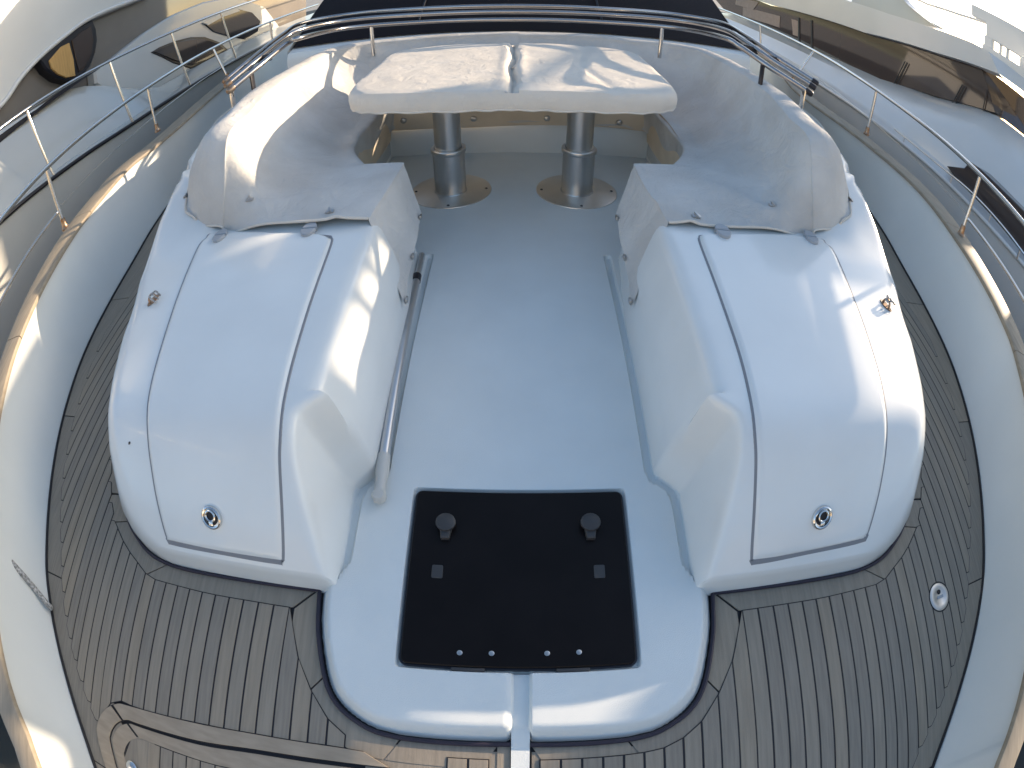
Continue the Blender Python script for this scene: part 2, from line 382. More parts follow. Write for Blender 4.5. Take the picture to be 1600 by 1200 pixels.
_c = [np.array(q) for q in ((.478, 2.46), (.478, 1.10), (.490, 1.06), (.545, 1.02), (.560, .97), (.565, .72), (.60, .66))]; CHAN = list(zip(_c[:-1], _c[1:]))
def floor_z(x, y):
    if y < .72 and (y < .36 or abs(x) > .42): 
        d = seg_dist(np.array([x, y]), tong_poly); z = -.062*(1-sm(-.004, .052, d))-max(0, -d)*1.5
    else: z = 0.
    gx = max(abs(x-.017)-.022, 0); 
    if y < .37: z -= .022*(1-sm(.0, .012, gx))*(1-sm(.36, .37, y))
    if y > .62:
        q_ = np.array([abs(x), y]); dm = 9
        for (p0, p1) in CHAN:
            e_ = p1-p0; t_ = np.clip(np.dot(q_-p0, e_)/np.dot(e_, e_), 0, 1); dm = min(dm, np.linalg.norm(q_-p0-e_*t_))
        z -= .020*(1-sm(.012, .022, dm))
    rx = max(HAX0-x, x-HAX1, 0); ry = max(HAY0-y, y-HAY1, 0); r = math.hypot(rx, ry)
    if r < .03: z -= .020*(1-sm(.008, .017, r))
    return z
xs = np.unique(np.r_[np.arange(-.70, .701, .0125), np.arange(.44, .60, .005), -np.arange(.44, .60, .005), np.arange(-.012, .05, .004), np.arange(HAX0-.024, HAX0+.006, .004), np.arange(HAX1-.006, HAX1+.026, .004)])
ys = np.unique(np.r_[np.arange(.085, .42, .01), np.arange(HAY0-.026, HAY0+.006, .004), np.arange(.42, 1.03, .02), np.arange(HAY1-.006, HAY1+.026, .004), np.arange(1.03, 1.13, .01), np.arange(1.15, 2.40, .1), np.arange(2.42, 2.51, .01), [2.55]])
pts = np.array([[(x, y, floor_z(x, y)) for x in xs] for y in ys])
v, f = grid(pts); keep = [q for q in f if max(v[i][2] for i in q) > -.10 or v[q[0]][1] > .75]
fl = MB().add(v, keep)
fl.add([(1.1, 2.55, 0), (1.1, 4.1, 0), (-1.1, 4.1, 0), (-1.1, 2.55, 0)], [(3, 0, 1, 2)])
struct(fl.build('cockpit_floor', M['floor'], smooth=True))
MB().add([(-.010, .19, -.0235), (.044, .19, -.0235), (.044, .11, ZT+.003), (-.010, .11, ZT+.003), (.040, -.7, ZT+.003), (-.006, -.7, ZT+.003)], [(0, 1, 2, 3), (3, 2, 4, 5)]).build('gutter', M['floor'], deck)
prism([(-.050, -.85), (-.012, -.85), (-.012, .125), (-.050, .125)], ZT-.0099, ZT-.0035).build('margin_board', M['teakA'], deck)
tube([(-.05, .125, ZT+.004), (-.012, .125, ZT+.004)], .008, 8).build('rubber_seal', M['seal'], deck, True)
# rubber seal line between the white mouldings and the teak
for sx in (1, -1):
    pl = catmull([(sx*a, b-.006, ZT+.004) for a, b in [(.045, .130), (.16, .128), (.274, .128), (.372, .133), (.447, .152), (.534, .206), (.588, .288), (.634, .449), (.649, .554), (.655, .615)]], 6)
    pl2 = catmull([(sx*a, b, ZT+.004) for a, b in [(.655, .607), (.877, .604), (1.07, .600), (1.25, .598), (1.36, .608), (1.45, .632), (1.54, .682), (1.64, .762), (1.745, .89), (1.83, 1.0)]], 6)
    tube(np.vstack([pl, pl2[1:]]), .008, 8).build('rubber_seal', M['seal'], deck, True)

# ================================================================== BULWARKS, CAP RAILS
CAPPX = {1: [(1560, 1200, .38), (1600, 1082, .38), (1598, 592, .43), (1567, 500, .47), (1500, 383, .5), (1433, 296, .5), (1342, 217, .5), (1246, 146, .5)],
         -1: [(58, 1200, .38), (2, 1040, .38), (0, 633, .45), (46, 492, .52), (110, 375, .55), (158, 312, .55), (205, 260, .55), (279, 200, .55)]}
CIN = {}
for sx in (1, -1):
    pp = [P(*q) for q in CAPPX[sx]]
    pp = [(0, -2.5, .36), (.62, -2.2, .36), (1.1, -1.5, .37)]+[(abs(p[0]), p[1], p[2]) for p in pp]+[(3.8 if sx < 0 else 3.7, 7.5, pp[-1][2]), (3.95, 10, pp[-1][2]), (4.0, 14, pp[-1][2])]
    CIN[sx] = catmull(pp, 6)
for sx, side in ((1, 'right'), (-1, 'left')):
    lab = {1: 'white inner bulwark with sunlit golden teak cap, on the right of the deck', -1: 'white inner bulwark with shaded teak cap, on the left of the deck'}[sx]
    cin = CIN[sx]; th = thing('bulwark', lab, 'bulwark', (sx*2.6, 1.0, ZT))
    rows = []
    L = np.r_[0, np.cumsum(np.hypot(*np.diff(cin[:, :2], axis=0).T))]; LE_ = np.r_[0, np.cumsum(np.hypot(*np.diff(EDGE, axis=0).T))]
    for c in cin:
        y = c[1]
        e = np.array([edge_x(y+.02) if y > -2.3 else .0, y+.02]) if y > -1.2 else np.array([np.interp(c[0]*.93, ex, ex), np.interp(c[0]*.93, ex, ey)])
        e3 = np.array([e[0]+.004, e[1], ZT-.012]); t3 = np.array([c[0], c[1], c[2]])
        row = []
        for k in range(9):
            t = k/8; q = e3+(t3-e3)*t; q[2] = e3[2]+(t3[2]-e3[2])*t; q[0] -= 0.02*math.sin(math.pi*t)*-1
            row.append(q)
        rows.append(row)
    rows = np.array(rows); rows[:, :, 0] *= sx
    MB().add(*grid(rows)).build('inner_skin', M['bulw'], th, True)
    # black seam at the foot
    tube([(sx*(edge_x(y)-.004), y, ZT+.002) for y in np.linspace(-1.2, 9, 110)], .0075, 6).build('foot_seam', M['caulk'], th, True)
    # cap rail boards
    cuts = [-1.0, .2, 1.35, 2.62, 3.9, 5.6, 8.0, 12]
    for a, b in zip(cuts[:-1], cuts[1:]):
        ys_ = np.linspace(a+.003, b-.003, 14); sec = []
        for y in ys_:
            x = np.interp(y, cin[:, 1], cin[:, 0]); z = np.interp(y, cin[:, 1], cin[:, 2])
            x2 = np.interp(y+.05, cin[:, 1], cin[:, 0]); n = np.array([.05, -(x2-x)]); n /= np.linalg.norm(n); wd = .135+.05*sm(1.2, 3, y)
            prof = [(-.025, -.012), (-.028, .004), (-.022, .016), (0, .022), (wd-.02, .022), (wd, .014), (wd+.004, 0), (wd, -.014)]
            sec.append([(sx*(x+n[0]*p), y+n[1]*p, z+q) for p, q in prof])
        mbc = MB(); mbc.add(*grid(sec)); ns = len(prof)
        mbc.f += [tuple(range(ns)), tuple((len(sec)-1)*ns+k for k in range(ns))]
        mbc.build('cap_board', M['cap'], th, True)
    # outer hull skin
    oc = np.array([[(sx*(c[0]+.15), c[1]-.02, c[2]-.01), (sx*(c[0]+.10), c[1], -.4), (sx*(c[0]*.8), c[1]+.2, -2.2)] for c in cin])
    MB().add(*grid(oc)).build('outer_skin', M['nwhite'], th, True)

# ================================================================== LOCKER + COAMING MOULDINGS
XO_Y = [.585, .595, .605, .62, .645, .69, .76, .88, 1.0, 1.15, 1.4, 1.8, 2.2, 2.6, 3.2, 4.0, 4.6, 5.0]
XO_X = [1.15, 1.22, 1.30, 1.38, 1.46, 1.545, 1.635, 1.73, 1.80, 1.87, 1.97, 2.09, 2.15, 2.17, 2.17, 2.17, 2.13, 2.08]
def xin(y): return .580-.085*sm(.98, 1.10, y)+.04*sm(1.9, 2.5, y)+.46*sm(2.46, 2.60, y)
def xout(y): return interp(y, XO_Y, XO_X)
def lock_z(x, y):                                    # x >= 0
    x = abs(x); xi, xo = xin(y), xout(y)
    top = .435+.02*sm(1.0, 2.1, y)+.36*sm(1.85, 3.0, y)*sm(1.40, 1.75, x)-.06*sm(2.2, 2.5, y)*(1-sm(1.35, 1.7, x))+.03*sm(2.0, 3, y)*sm(1.35, 1.7, x)
    top += .007*(1-((x-1.2)/.7)**2)
    fr = 1-sm(.86, 1.16, y)                          # forward of the step the inside face is a soft slope
    wall = (x-xi)*(4.5*fr+6.5*(1-fr))
    if y > 1.08: wall = min(wall, .215+max(0, (x-xi-.033))*2.9)
    front = min((y-.615)*1.20+.045, (y-.604)*7-.07)
    ao = sm(1.5, 2.4, y)
    outw = (xo-x)*(1.8*(1-ao)+3.0*ao)-.01
    if xo-x < .03: outw = min(outw, (xo-x)*6-.06)
    k = .045*fr+.020*(1-fr)
    return smin([top, smin([wall, front+.01], max(k, .02)), outw], .045-.019*sm(1.6, 2.3, y))
def PL(u, v): return PF(u, v, lambda x, y: lock_z(x, y) if (.5 < abs(x) < 2.1 and .55 < y < 2.6) else -.2)
lockers = {}
LIDPIX = {-1: [(515, 382), (512, 372), (498, 368), (345, 366), (322, 374), (308, 392), (284, 450), (262, 515), (243, 580), (232, 650), (237, 720), (247, 780), (262, 838), (270, 846), (350, 862), (432, 876), (440, 872), (438, 800), (434, 720), (437, 655), (455, 565), (482, 475)],
          1: [(1096, 380), (1099, 372), (1112, 368), (1268, 373), (1290, 382), (1304, 398), (1328, 455), (1350, 515), (1370, 580), (1383, 650), (1380, 720), (1370, 775), (1354, 832), (1346, 842), (1265, 860), (1184, 876), (1177, 870), (1181, 800), (1184, 720), (1180, 655), (1160, 560), (1128, 465)]}
for sx, side in ((-1, 'left'), (1, 'right')):
    lab = {-1: 'white fibreglass deck locker moulding on the left, aluminium pole lying along its foot', 1: 'white fibreglass deck locker moulding on the right, its outer shoulder in bright sun'}[sx]
    th = thing('deck_locker', lab, 'locker', (sx*1.15, 1.2, 0), 'deck lockers forward of the sofa'); lockers[sx] = th
    ysr = np.unique(np.r_[np.linspace(.580, .64, 14), np.linspace(.65, 1.15, 46), np.linspace(1.15, 2.2, 30), np.linspace(2.2, 5.0, 36)]); us = np.r_[np.linspace(0, .12, 16), np.linspace(.14, .8, 26), np.linspace(.82, 1.0, 18)]
    rows = []
    for y in ysr:
        xi, xo = xin(y)-.012, xout(y)+.012
        rows.append([(sx*(xi+(xo-xi)*u), y, max(lock_z(xi+(xo-xi)*u, y), -.075)) for u in us])
    MB().add(*grid(rows)).build('moulding', M['gel'], th, True)
    # lid: proud panel following the moulding, with rounded edge and a grey strip painting in the joint groove's shade
    ol = np.array([PL(u, v) for u, v in LIDPIX[sx]]); olc = catmull(ol, 6, True)[:, :2]
    def span(y, poly):
        xs_ = []
        for k in range(len(poly)):
            (xa, ya), (xb, yb) = poly[k], poly[(k+1) % len(poly)]
            if (ya > y) != (yb > y): xs_.append(xa+(xb-xa)*(y-ya)/(yb-ya))
        return (min(xs_), max(xs_)) if len(xs_) >= 2 else None
    y0_, y1_ = olc[:, 1].min(), olc[:, 1].max()
    rows = []
    tv = np.r_[.0008, .004, .010, .018, np.linspace(.03, .97, 70), .982, .99, .996, .9992]
    tu = np.r_[0, 0, .004, .010, .02, np.linspace(.04, .96, 22), .98, .99, .996, 1, 1]
    for jv, t in enumerate(tv):
        y = y0_+(y1_-y0_)*t; sp = span(y, olc); row = []
        ey_ = min(y-y0_, y1_-y)
        for ku, u_ in enumerate(tu):
            x = sp[0]+(sp[1]-sp[0])*u_; exx = min(x-sp[0], sp[1]-x); e_ = min(exx, ey_*1.5)
            dz = -.006 if ku in (0, len(tu)-1) or jv in (0, len(tv)-1) else .004+.008*sm(0, .012, e_)
            row.append((x, y, lock_z(x, y)+dz))
        rows.append(row)
    MB().add(*grid(rows)).build('lid', M['gel'], th, True)
    nrm_o = np.roll(olc, -1, 0)-np.roll(olc, 1, 0); nrm_o = np.stack([nrm_o[:, 1], -nrm_o[:, 0]], 1); nrm_o /= np.linalg.norm(nrm_o, axis=1)[:, None]
    if np.dot(nrm_o[0], olc[0]-olc.mean(0)) < 0: nrm_o = -nrm_o
    oo = [olc+nrm_o*d for d in (.011, .007, -.003)]
    g = np.array([[(x, y, lock_z(x, y)+dz) for x, y in q] for q, dz in zip(oo, (-.002, .0032, .0032))])
    MB().add(*grid(np.concatenate([g, g[:, :1]], 1))).build('lid_joint', M['gap'], th, True)
    # hinges: two oval leaves each
    for (u, v) in ({-1: [(345, 373), (483, 363)], 1: [(1129, 366), (1266, 376)]}[sx]):
        p = PL(u, v); hb = MB(); z = lock_z(p[0], p[1])+.012
        for s in (-1, 1):
            ov = [(p[0]+math.cos(a)*.036, p[1]+s*.004+s*max(0, math.sin(a))*.052) for a in np.linspace(0, math.pi, 12)]
            prism(ov, z-.004, z+.016, hb, bev=.004)
        hb.build('hinge', M['hinge'], th, True)
    # flush latch with ring pull
    p = PL(*{-1: (333, 807), 1: (1282, 807)}[sx]); e = .01
    nrm = np.array([-(lock_z(p[0]+e, p[1])-lock_z(p[0]-e, p[1]))/(2*e)*sx*sx*np.sign(p[0])*np.sign(p[0]), -(lock_z(p[0], p[1]+e)-lock_z(p[0], p[1]-e))/(2*e), 1.]); nrm /= np.linalg.norm(nrm)
    B = basis(nrm); c0 = p+nrm*.011
    lt = lathe([(.0, .004), (.030, .004), (.031, .009), (.036, .011), (.041, .008), (.043, 0), (.043, -.012)], c0, nrm, 28).build('latch', M['steel'], th, True)
    def L3(x, y, z): return c0+B@np.array([x, y, z])
    rp = MB(); tube([L3(.019*math.cos(a), .008+.019*math.sin(a), .010) for a in np.linspace(0, 2*math.pi, 20)], .0045, 6, rp); box(L3(0, -.018, .009), (.018, .016, .010), rp, B, .002)
    rp.build('ring_pull', M['steel'], lt, True)
    lathe([(0, .0065), (.027, .0065), (.027, .002)], c0, nrm, 20).build('recess', M['caulk'], lt, True)
    # shoulder pad eye with a scrap of rope
    p = PL(*{-1: (240, 470), 1: (1383, 478)}[sx]); x_, y_ = abs(p[0]), p[1]
    nrm = np.array([-(lock_z(x_+e, y_)-lock_z(x_-e, y_))/(2*e)*sx, -(lock_z(x_, y_+e)-lock_z(x_, y_-e))/(2*e), 1.]); nrm /= np.linalg.norm(nrm)
    B = basis(nrm, (.3*sx, -1, 0)); c0 = p+nrm*.001
    pe = MB(); ov = [(math.cos(a)*.040, math.sin(a)*.019) for a in np.linspace(0, 2*math.pi, 22)[:-1]]
    q = MB(); prism(ov, 0, .005, q, bev=.0015); pe.add([c0+B@np.array(v) for v in q.v], q.f)
    tube([c0+B@np.array((.022*math.cos(a), 0, .004+.030*math.sin(a))) for a in np.linspace(0, math.pi, 12)], .0055, 8, pe)
    pd = pe.build('pad_eye', M['rust'], th, True)
    rp = MB()
    for k in range(3):
        a0 = c0+B@np.array((.008*k-.01, 0, .033)); d = [B@np.array((.014*(k-1), s*.018, .010*s2)) for s, s2 in ((1, .4), (1.9, -.8), (2.5+.4*k, -1.8))]
        tube(catmull([a0-B@np.array((0, .012, .006)), a0]+[a0+x for x in d], 4), .0045, 6, rp)
    rp.build('rope_scrap', M['rope'], pd, True)
# chip in the left gelcoat
p = PL(203, 692); q = MB(); lathe([(0, .003), (.005, .003), (.008, 0)], p, (-.3, -.2, 1), 7, q); q.build('chip', M['handle'], lockers[-1])

# ================================================================== SOFA (base + canvas cover)
sb = thing('corner_sofa', 'white moulded sofa base and canvas valance under the table, with round snap studs', 'sofa', (0, 4.0, 0))
b_ = MB(); box((0, 4.05, .13), (2.3, .16, .28), b_, bev=.02)
for sx in (1, -1): box((sx*1.08, 3.3, .13), (.16, 1.5, .28), b_, bev=.02)
b_.build('base', M['gel'], sb, True)
v_ = MB()
rows = []
for z, dy in ((.245, 0), (.30, -.012), (.40, -.006), (.50, -.002)):
    rows.append([(x, 3.945+dy+.006*math.sin(x*9+z*5)-.0*x, z+.012*math.sin(x*3.1)) for x in np.linspace(-1.0, 1.0, 60)])
v_.add(*grid(rows)); v_.build('valance', M['cream'], sb, True)
for sx in (1, -1):
    rows = [[(sx*(.985-dx+.006*math.sin(y*8)), y, z+.01*math.sin(y*4)) for y in np.linspace(2.62, 3.95, 40)] for z, dx in ((.16, 0), (.26, .01), (.4, .006), (.5, .0))]
    MB().add(*grid(rows)).build('valance', M['cream'], sb, True)
for (u, v) in ((630, 188), (740, 185), (855, 184), (968, 191)):
    d = ray(u, v); t = 3.925/d[1]; c = CAM+d*t
    lathe([(0, .010), (.012, .009), (.020, .006), (.024, 0), (.024, -.01)], c, (0, -1, 0), 16).build('snap_stud', M['screw'], sb, True)
struct_dummy = None

def st(y=None, **k): return k
HALF = [  # right half stations, front hem to stern centre: skirt foot, seat edge, seat, back foot, back top in, back top out, outer hem
 [(.492, 1.86, .12), (.655, 2.045, .478), (.95, 2.05, .480), (1.2, 2.07, .482), (1.45, 2.11, .484), (1.62, 2.16, .480), (1.745, 2.22, .462)],
 [(.508, 2.04, .15), (.628, 2.15, .505), (.95, 2.16, .50), (1.22, 2.17, .53), (1.42, 2.19, .70), (1.60, 2.21, .70), (1.77, 2.27, .53)],
 [(.490, 2.22, .24), (.600, 2.33, .53), (.95, 2.33, .52), (1.27, 2.32, .58), (1.42, 2.33, .91), (1.60, 2.34, .91), (1.80, 2.40, .66)],
 [(.490, 2.42, .30), (.585, 2.54, .545), (.95, 2.56, .53), (1.30, 2.56, .62), (1.42, 2.58, .94), (1.59, 2.60, .945), (1.82, 2.62, .76)],
 'step',
 [(.80, 2.575, .20), (.79, 2.57, .54), (1.0, 2.60, .53), (1.30, 2.60, .63), (1.42, 2.62, .945), (1.59, 2.63, .95), (1.82, 2.65, .77)],
 [(.99, 2.95, .20), (.955, 2.95, .51), (1.12, 3.0, .51), (1.33, 3.0, .66), (1.46, 3.0, .955), (1.62, 3.0, .96), (1.85, 3.0, .81)],
 [(.99, 3.5, .22), (.955, 3.5, .50), (1.12, 3.5, .51), (1.36, 3.5, .66), (1.48, 3.5, .955), (1.63, 3.5, .96), (1.86, 3.5, .82)],
 [(.97, 3.90, .25), (.93, 3.93, .50), (1.08, 4.06, .51), (1.30, 4.2, .67), (1.42, 4.3, .94), (1.53, 4.40, .945), (1.74, 4.55, .83)],
 [(.78, 3.94, .27), (.77, 3.95, .50), (.80, 4.14, .51), (.86, 4.36, .67), (.93, 4.52, .91), (.98, 4.65, .91), (1.05, 4.82, .85)],
 [(.4, 3.94, .27), (.4, 3.95, .50), (.4, 4.16, .51), (.42, 4.40, .67), (.44, 4.58, .90), (.46, 4.72, .90), (.48, 4.88, .85)],
 [(0, 3.94, .27), (0, 3.95, .50), (0, 4.17, .51), (0, 4.42, .67), (0, 4.60, .90), (0, 4.74, .90), (0, 4.90, .85)]]
def noise3(p, s, seed):
    x, y, z = p; r = 0
    for k in range(5):
        a = np.sin(seed*12.9+k*78.2)*43758.5; a -= math.floor(a); b = np.sin(seed*3.7+k*31.1)*9631.3; b -= math.floor(b)
        ang = a*6.28; r += math.sin((x*math.cos(ang)+y*math.sin(ang)+z*(b-.5)*2)*s*(.7+.25*k)+b*6.28)/(1+.4*k)
    return r/3
FOLDS = {}
for sx, L in ((1, [((1050, 255), (1200, 332), .022, .035), ((1000, 290), (1082, 335), .016, .03), ((1240, 180), (1290, 320), .02, .04), ((1120, 150), (1180, 230), .012, .05), ((960, 330), (1000, 380), .012, .03)]),
              (-1, [((600, 270), (400, 332), .020, .04), ((330, 240), (310, 325), .022, .035), ((575, 300), (520, 335), .014, .03), ((470, 180), (560, 210), .014, .03), ((420, 200), (380, 300), .010, .05)])):
    FOLDS[sx] = []
    for a_, b_2, hh, ww in L:
        pa, pb_ = P(*a_, .56)[:2], P(*b_2, .52)[:2]; pa[0], pb_[0] = abs(pa[0]), abs(pb_[0]); FOLDS[sx].append((pa, pb_, hh, ww))
cvt = thing('sofa_cover', 'pale weathered canvas cover draped over the U shaped sofa and its backrests', 'cover', (0, 3.5, .5))
for sx in (-1, 1):
    si = HALF.index('step'); segs = [HALF[:si], HALF[si+1:]]
    full = []
    for sg in segs:
        cols = [catmull([s_[k] for s_ in sg], 9) for k in range(7)]
        for i in range(len(cols[0])):
            c = [np.array(cc_[i]) for cc_ in cols]
            d0 = (c[0]-c[1])/np.linalg.norm(c[0]-c[1]); d1 = (c[2]-c[1])/np.linalg.norm(c[2]-c[1])
            e0 = (c[5]-c[4])/np.linalg.norm(c[5]-c[4])
            full.append(catmull([c[0], c[1]+d0*.5*np.linalg.norm(c[0]-c[1]), c[1]+d0*.03, c[1]+d1*.03, c[2], c[3], c[4]-np.array([0, 0, .05])-e0*.012, c[4]+e0*.02, c[5], c[6]], 6))
    full = np.array(full); r_, c_n = full.shape[:2]
    for i in range(r_):
        for j in range(c_n):
            p = full[i, j]; t = j/(c_n-1)
            amp = .007*math.sin(math.pi*min(1, t*1.0))+.003
            w1 = noise3(p*np.array([1, 1, 1.5]), 6.5, 3+sx)*amp*1.2+(1-abs(noise3(p, 9, 9+sx))*1.6)*amp*.9
            for (fa_, fb_, hh, ww) in FOLDS[sx]:
                ab = fb_-fa_; tt_ = np.clip(np.dot(p[:2]-fa_, ab)/np.dot(ab, ab), 0, 1); dd = np.linalg.norm(p[:2]-fa_-ab*tt_)
                w1 += hh*math.exp(-(dd/ww)**2)*(.4+.6*tt_)
            hem = .006*math.sin(i*.9)*(1 if j in (0, c_n-1) else 0)
            full[i, j] = p+np.array([0, 0, w1+hem])+np.array([-.4*w1, 0, 0])*(t < .15)
    if sx > 0:                                       # raised folds pulling to the fasteners on the right hand side
        pass
    for i in range(r_):                              # the outer hem lies on the coaming
        if full[i, -1, 1] < 4.45 and full[i, -1, 0] > 1.3:
            for j in range(c_n-5, c_n):
                zl = lock_z(full[i, j, 0], full[i, j, 1])+.010; full[i, j, 2] = max(full[i, j, 2], zl) if j < c_n-1 else zl
    full[:, :, 0] *= sx
    MB().add(*grid(full)).build('canvas_half', M['canvas'], cvt, True)
    # rolled hem along the front edge and the outside
    hem = [full[0, j] for j in range(16, c_n)]+[full[i, -1] for i in range(1, r_)]
    tube(np.array(hem)+np.array([0, 0, .002]), .007, 6).build('hem', M['canvas2'], cvt, True)
    # triangular loose flap at the front inside corner
    q = [full[0, 7], full[0, 0], full[6, 0], full[6, 7]]
    # turn buttons
    for (u, v) in ({-1: [(397, 338), (521, 337), (308, 329), (302, 282)], 1: [(1084, 338), (1204, 338), (1297, 326), (1303, 281)]}[sx]):
        best = min((np.hypot(*(np.array(pp[:2])-P(u, v, .485)[:2])), tuple(pp)) for pp in full.reshape(-1, 3)[:c_n*14])
        c = np.array(best[1])+np.array([0, 0, .006]); bt = MB()
        box(c, (.042, .022, .010), bt, basis((0, -.3, 1)), .003); box(c+np.array([0, 0, .010]), (.012, .030, .010), bt, basis((0, -.3, 1), (1, .4, 0)), .003)
        bt.build('turn_button', M['screw'], cvt, True)
    for (i, j) in ((2, 0), (14, 0), (24, 0)):
        c = full[i, j]+np.array([-sx*.004, 0, .015]); bt = MB(); box(c, (.012, .03, .022), bt, None, .003); bt.build('turn_button', M['screw'], cvt, True)

# ================================================================== TABLE + its cover
tb = thing('pedestal_table', 'table on two thick telescopic steel pedestals with round floor plates', 'table', (-.04, 3.29, 0))
for cx in (-.450, .384):
    lg = lathe([(.104, .012), (.104, .292), (.112, .296), (.114, .30), (.114, .322), (.110, .327), (.090, .327), (.088, .31)], (cx, 3.285, 0), seg=40).build('pedestal', M['brushed'], tb, True)
    lathe([(.0865, .31), (.0865, .70), (.094, .702), (.094, .745)], (cx, 3.285, 0), seg=40).build('inner_tube', M['brushed'], lg, True)
    lathe([(.100, .014), (.107, .012), (.110, .006)], (cx, 3.285, 0), seg=40).build('foot_ring', M['brushed'], lg, True)
    pl = lathe([(0, .006), (.262, .006), (.268, .004), (.270, 0), (.27, -.01)], (cx, 3.285, 0), seg=56).build('floor_plate', M['plate'], tb, True)
    for a in (0, 90, 180, 270):
        c = (cx+.235*math.cos(R_(a+2)), 3.285+.235*math.sin(R_(a+2)), .006)
        lathe([(0, .0035), (.008, .0035), (.010, 0)], c, seg=10).build('screw', M['handle'], pl, True)
TC = [P(*q, .84) for q in ((547, 150), (1058, 143))]
def rrect(x0, x1, y0, y1, x0b, x1b, r, n=8, ins=0.):
    c = [(x0+r, y0+r, 180, 270), (x1-r, y0+r, 270, 360), (x1b-r*1.5, y1-r*1.5, 0, 90), (x0b+r*1.5, y1-r*1.5, 90, 180)]; out = []
    for k, (cx, cy, a0, a1) in enumerate(c):
        rr = (r if k < 2 else r*1.5)-ins
        out += [(cx+rr*math.cos(R_(a0+(a1-a0)*i/n)), cy+rr*math.sin(R_(a0+(a1-a0)*i/n))) for i in range(n+1)]
    return out
tt = MB(); prism(rrect(-.80, .73, 2.82, 4.0, -.80, .73, .12), .745, .80, tt, bev=.01); tt.build('table_top', M['gel'], tb, True)
tcv = thing('table_cover', 'cream canvas cover stretched over the folding table top, creased along the middle', 'cover', (-.03, 3.4, .76))
hx = [(0, 2.635), (.36, 2.65), (.66, 2.70), (.84, 2.78), (.925, 2.88), (.955, 3.02), (.958, 3.4), (.955, 3.9), (.93, 4.08), (.85, 4.19), (.6, 4.24), (0, 4.27)]
tc = MB(); base = catmull([(x-.035, y) for x, y in [(x*.97, 3.42+(y-3.42)*.96) for x, y in hx]]+[(-x-.035, y) for x, y in [(x*.97, 3.42+(y-3.42)*.96) for x, y in hx][::-1][1:-1]], 5, True); cen = np.array([-.035, 3.4])
def dense(poly, per=4):
    out = []
    for i in range(len(poly)):
        a, b = poly[i], poly[(i+1) % len(poly)]; m_ = max(1, int(np.hypot(*(b-a))/.035))
        out += [a+(b-a)*k/m_ for k in range(m_)]
    return np.array(out)
base = dense(base); nb = len(base)
def tz(x, y):
    z = .882+.004*noise3((x, y, 0), 7, 21)+.0025*noise3((x, y, 0), 23, 22)
    z -= .050*math.exp(-((x+.035-.01*math.sin(y*9))/.022)**2)*(.55+.45*sm(2.6, 3.0, y))       # fold between the leaves
    z -= .012*math.exp(-((x-.43-.05*math.sin(y*5))/.03)**2)
    z -= .007*math.exp(-((y-3.35-.03*math.sin(x*4))/.010)**2)*(x > .0)+.006*math.exp(-((y-3.42+.1*x)/.012)**2)*(x < -.35)
    z += .008*math.exp(-((abs(x+.035)-.05)/.03)**2)+.006*sm(3.6, 4.2, y)
    return z
rings = []
for s, z in ((1.0, .768), (1.006, .785), (1.008, .815), (1.004, .842), (.994, .862), (.978, None), (.95, None), (.90, None)):
    rg = []
    for i, (x, y) in enumerate(base):
        q = cen+(np.array([x, y])-cen)*s
        zz = tz(*q)-.004*(s > .97) if z is None else z+.006*noise3((x*2, y*2, z), 5, 5)+(.004*math.sin(i*1.7) if z < .77 else 0)
        if z is not None: q = q+(q-cen)/np.linalg.norm(q-cen)*.006*noise3((x, y, z*3), 14, 8)
        rg.append((q[0], q[1], zz))
    rings.append(rg)
for s in np.linspace(.86, .02, 44): rings.append([(*(cen+(p-cen)*s), tz(*(cen+(p-cen)*s))) for p in base])
V = np.array(rings).reshape(-1, 3); nr = len(rings)
tc.add(V, [(i*nb+k, i*nb+(k+1) % nb, (i+1)*nb+(k+1) % nb, (i+1)*nb+k) for i in range(nr-1) for k in range(nb)]+[tuple((nr-1)*nb+k for k in range(nb))])
tc.build('canvas_top', M['canvas2'], tcv, True)
hm = np.array(rings[0]+rings[0][:1]); tube(hm, .006, 5, cap=False).build('hem', M['canvas2'], tcv, True)

# ================================================================== HATCH in the floor
ha = thing('deck_hatch', 'black smoked acrylic deck hatch flush in the white floor with two handles', 'hatch', (.008, .69, 0))
def rr2(x0, x1, y0, y1, r, n=5):
    return [(cx+r*math.cos(R_(a+90*i/n)), cy+r*math.sin(R_(a+90*i/n))) for cx, cy, a in ((x1-r, y1-r, 0), (x0+r, y1-r, 90), (x0+r, y0+r, 180), (x1-r, y0+r, 270)) for i in range(n+1)]
prism(rr2(HAX0, HAX1, HAY0, HAY1, .02), -.018, .006, bev=.003).build('pane', M['acryl'], ha)
prism(rr2(HAX0-.006, HAX1+.006, HAY0-.006, HAY1+.006, .024), -.03, -.006).build('gasket', M['rub'], ha)
for (u, v) in ((697, 826), (922, 826)):
    c = P(u, v, .006); hb = MB()
    lathe([(0, .034), (.026, .033), (.033, .028), (.034, .02), (.026, .012), (.018, .0)], (c[0], c[1]+.012, .006), seg=20, mb=hb)
    h_ = hb.build('handle', M['handle'], ha, True)
    q = MB(); prism([(c[0]-.020, c[1]+.0), (c[0]+.020, c[1]+.0), (c[0]+.014, c[1]-.045), (c[0]-.014, c[1]-.045)], .006, .026, q, bev=.004); q.build('lever', M['handle'], h_)
for (u, v) in ((683, 894), (937, 894)):
    c = P(u, v, .006); prism(rr2(c[0]-.018, c[0]+.018, c[1]-.024, c[1]+.024, .006), .0055, .009, bev=.001).build('pad', M['handle'], ha)
for (u, v) in ((718, 1021), (768, 1022), (855, 1022), (905, 1020)):
    c = P(u, v, .006); lathe([(0, .0025), (.006, .0025), (.0085, .0015), (.0085, -.002)], (c[0], c[1], .006), seg=14).build('screw', M['screw'], ha, True)
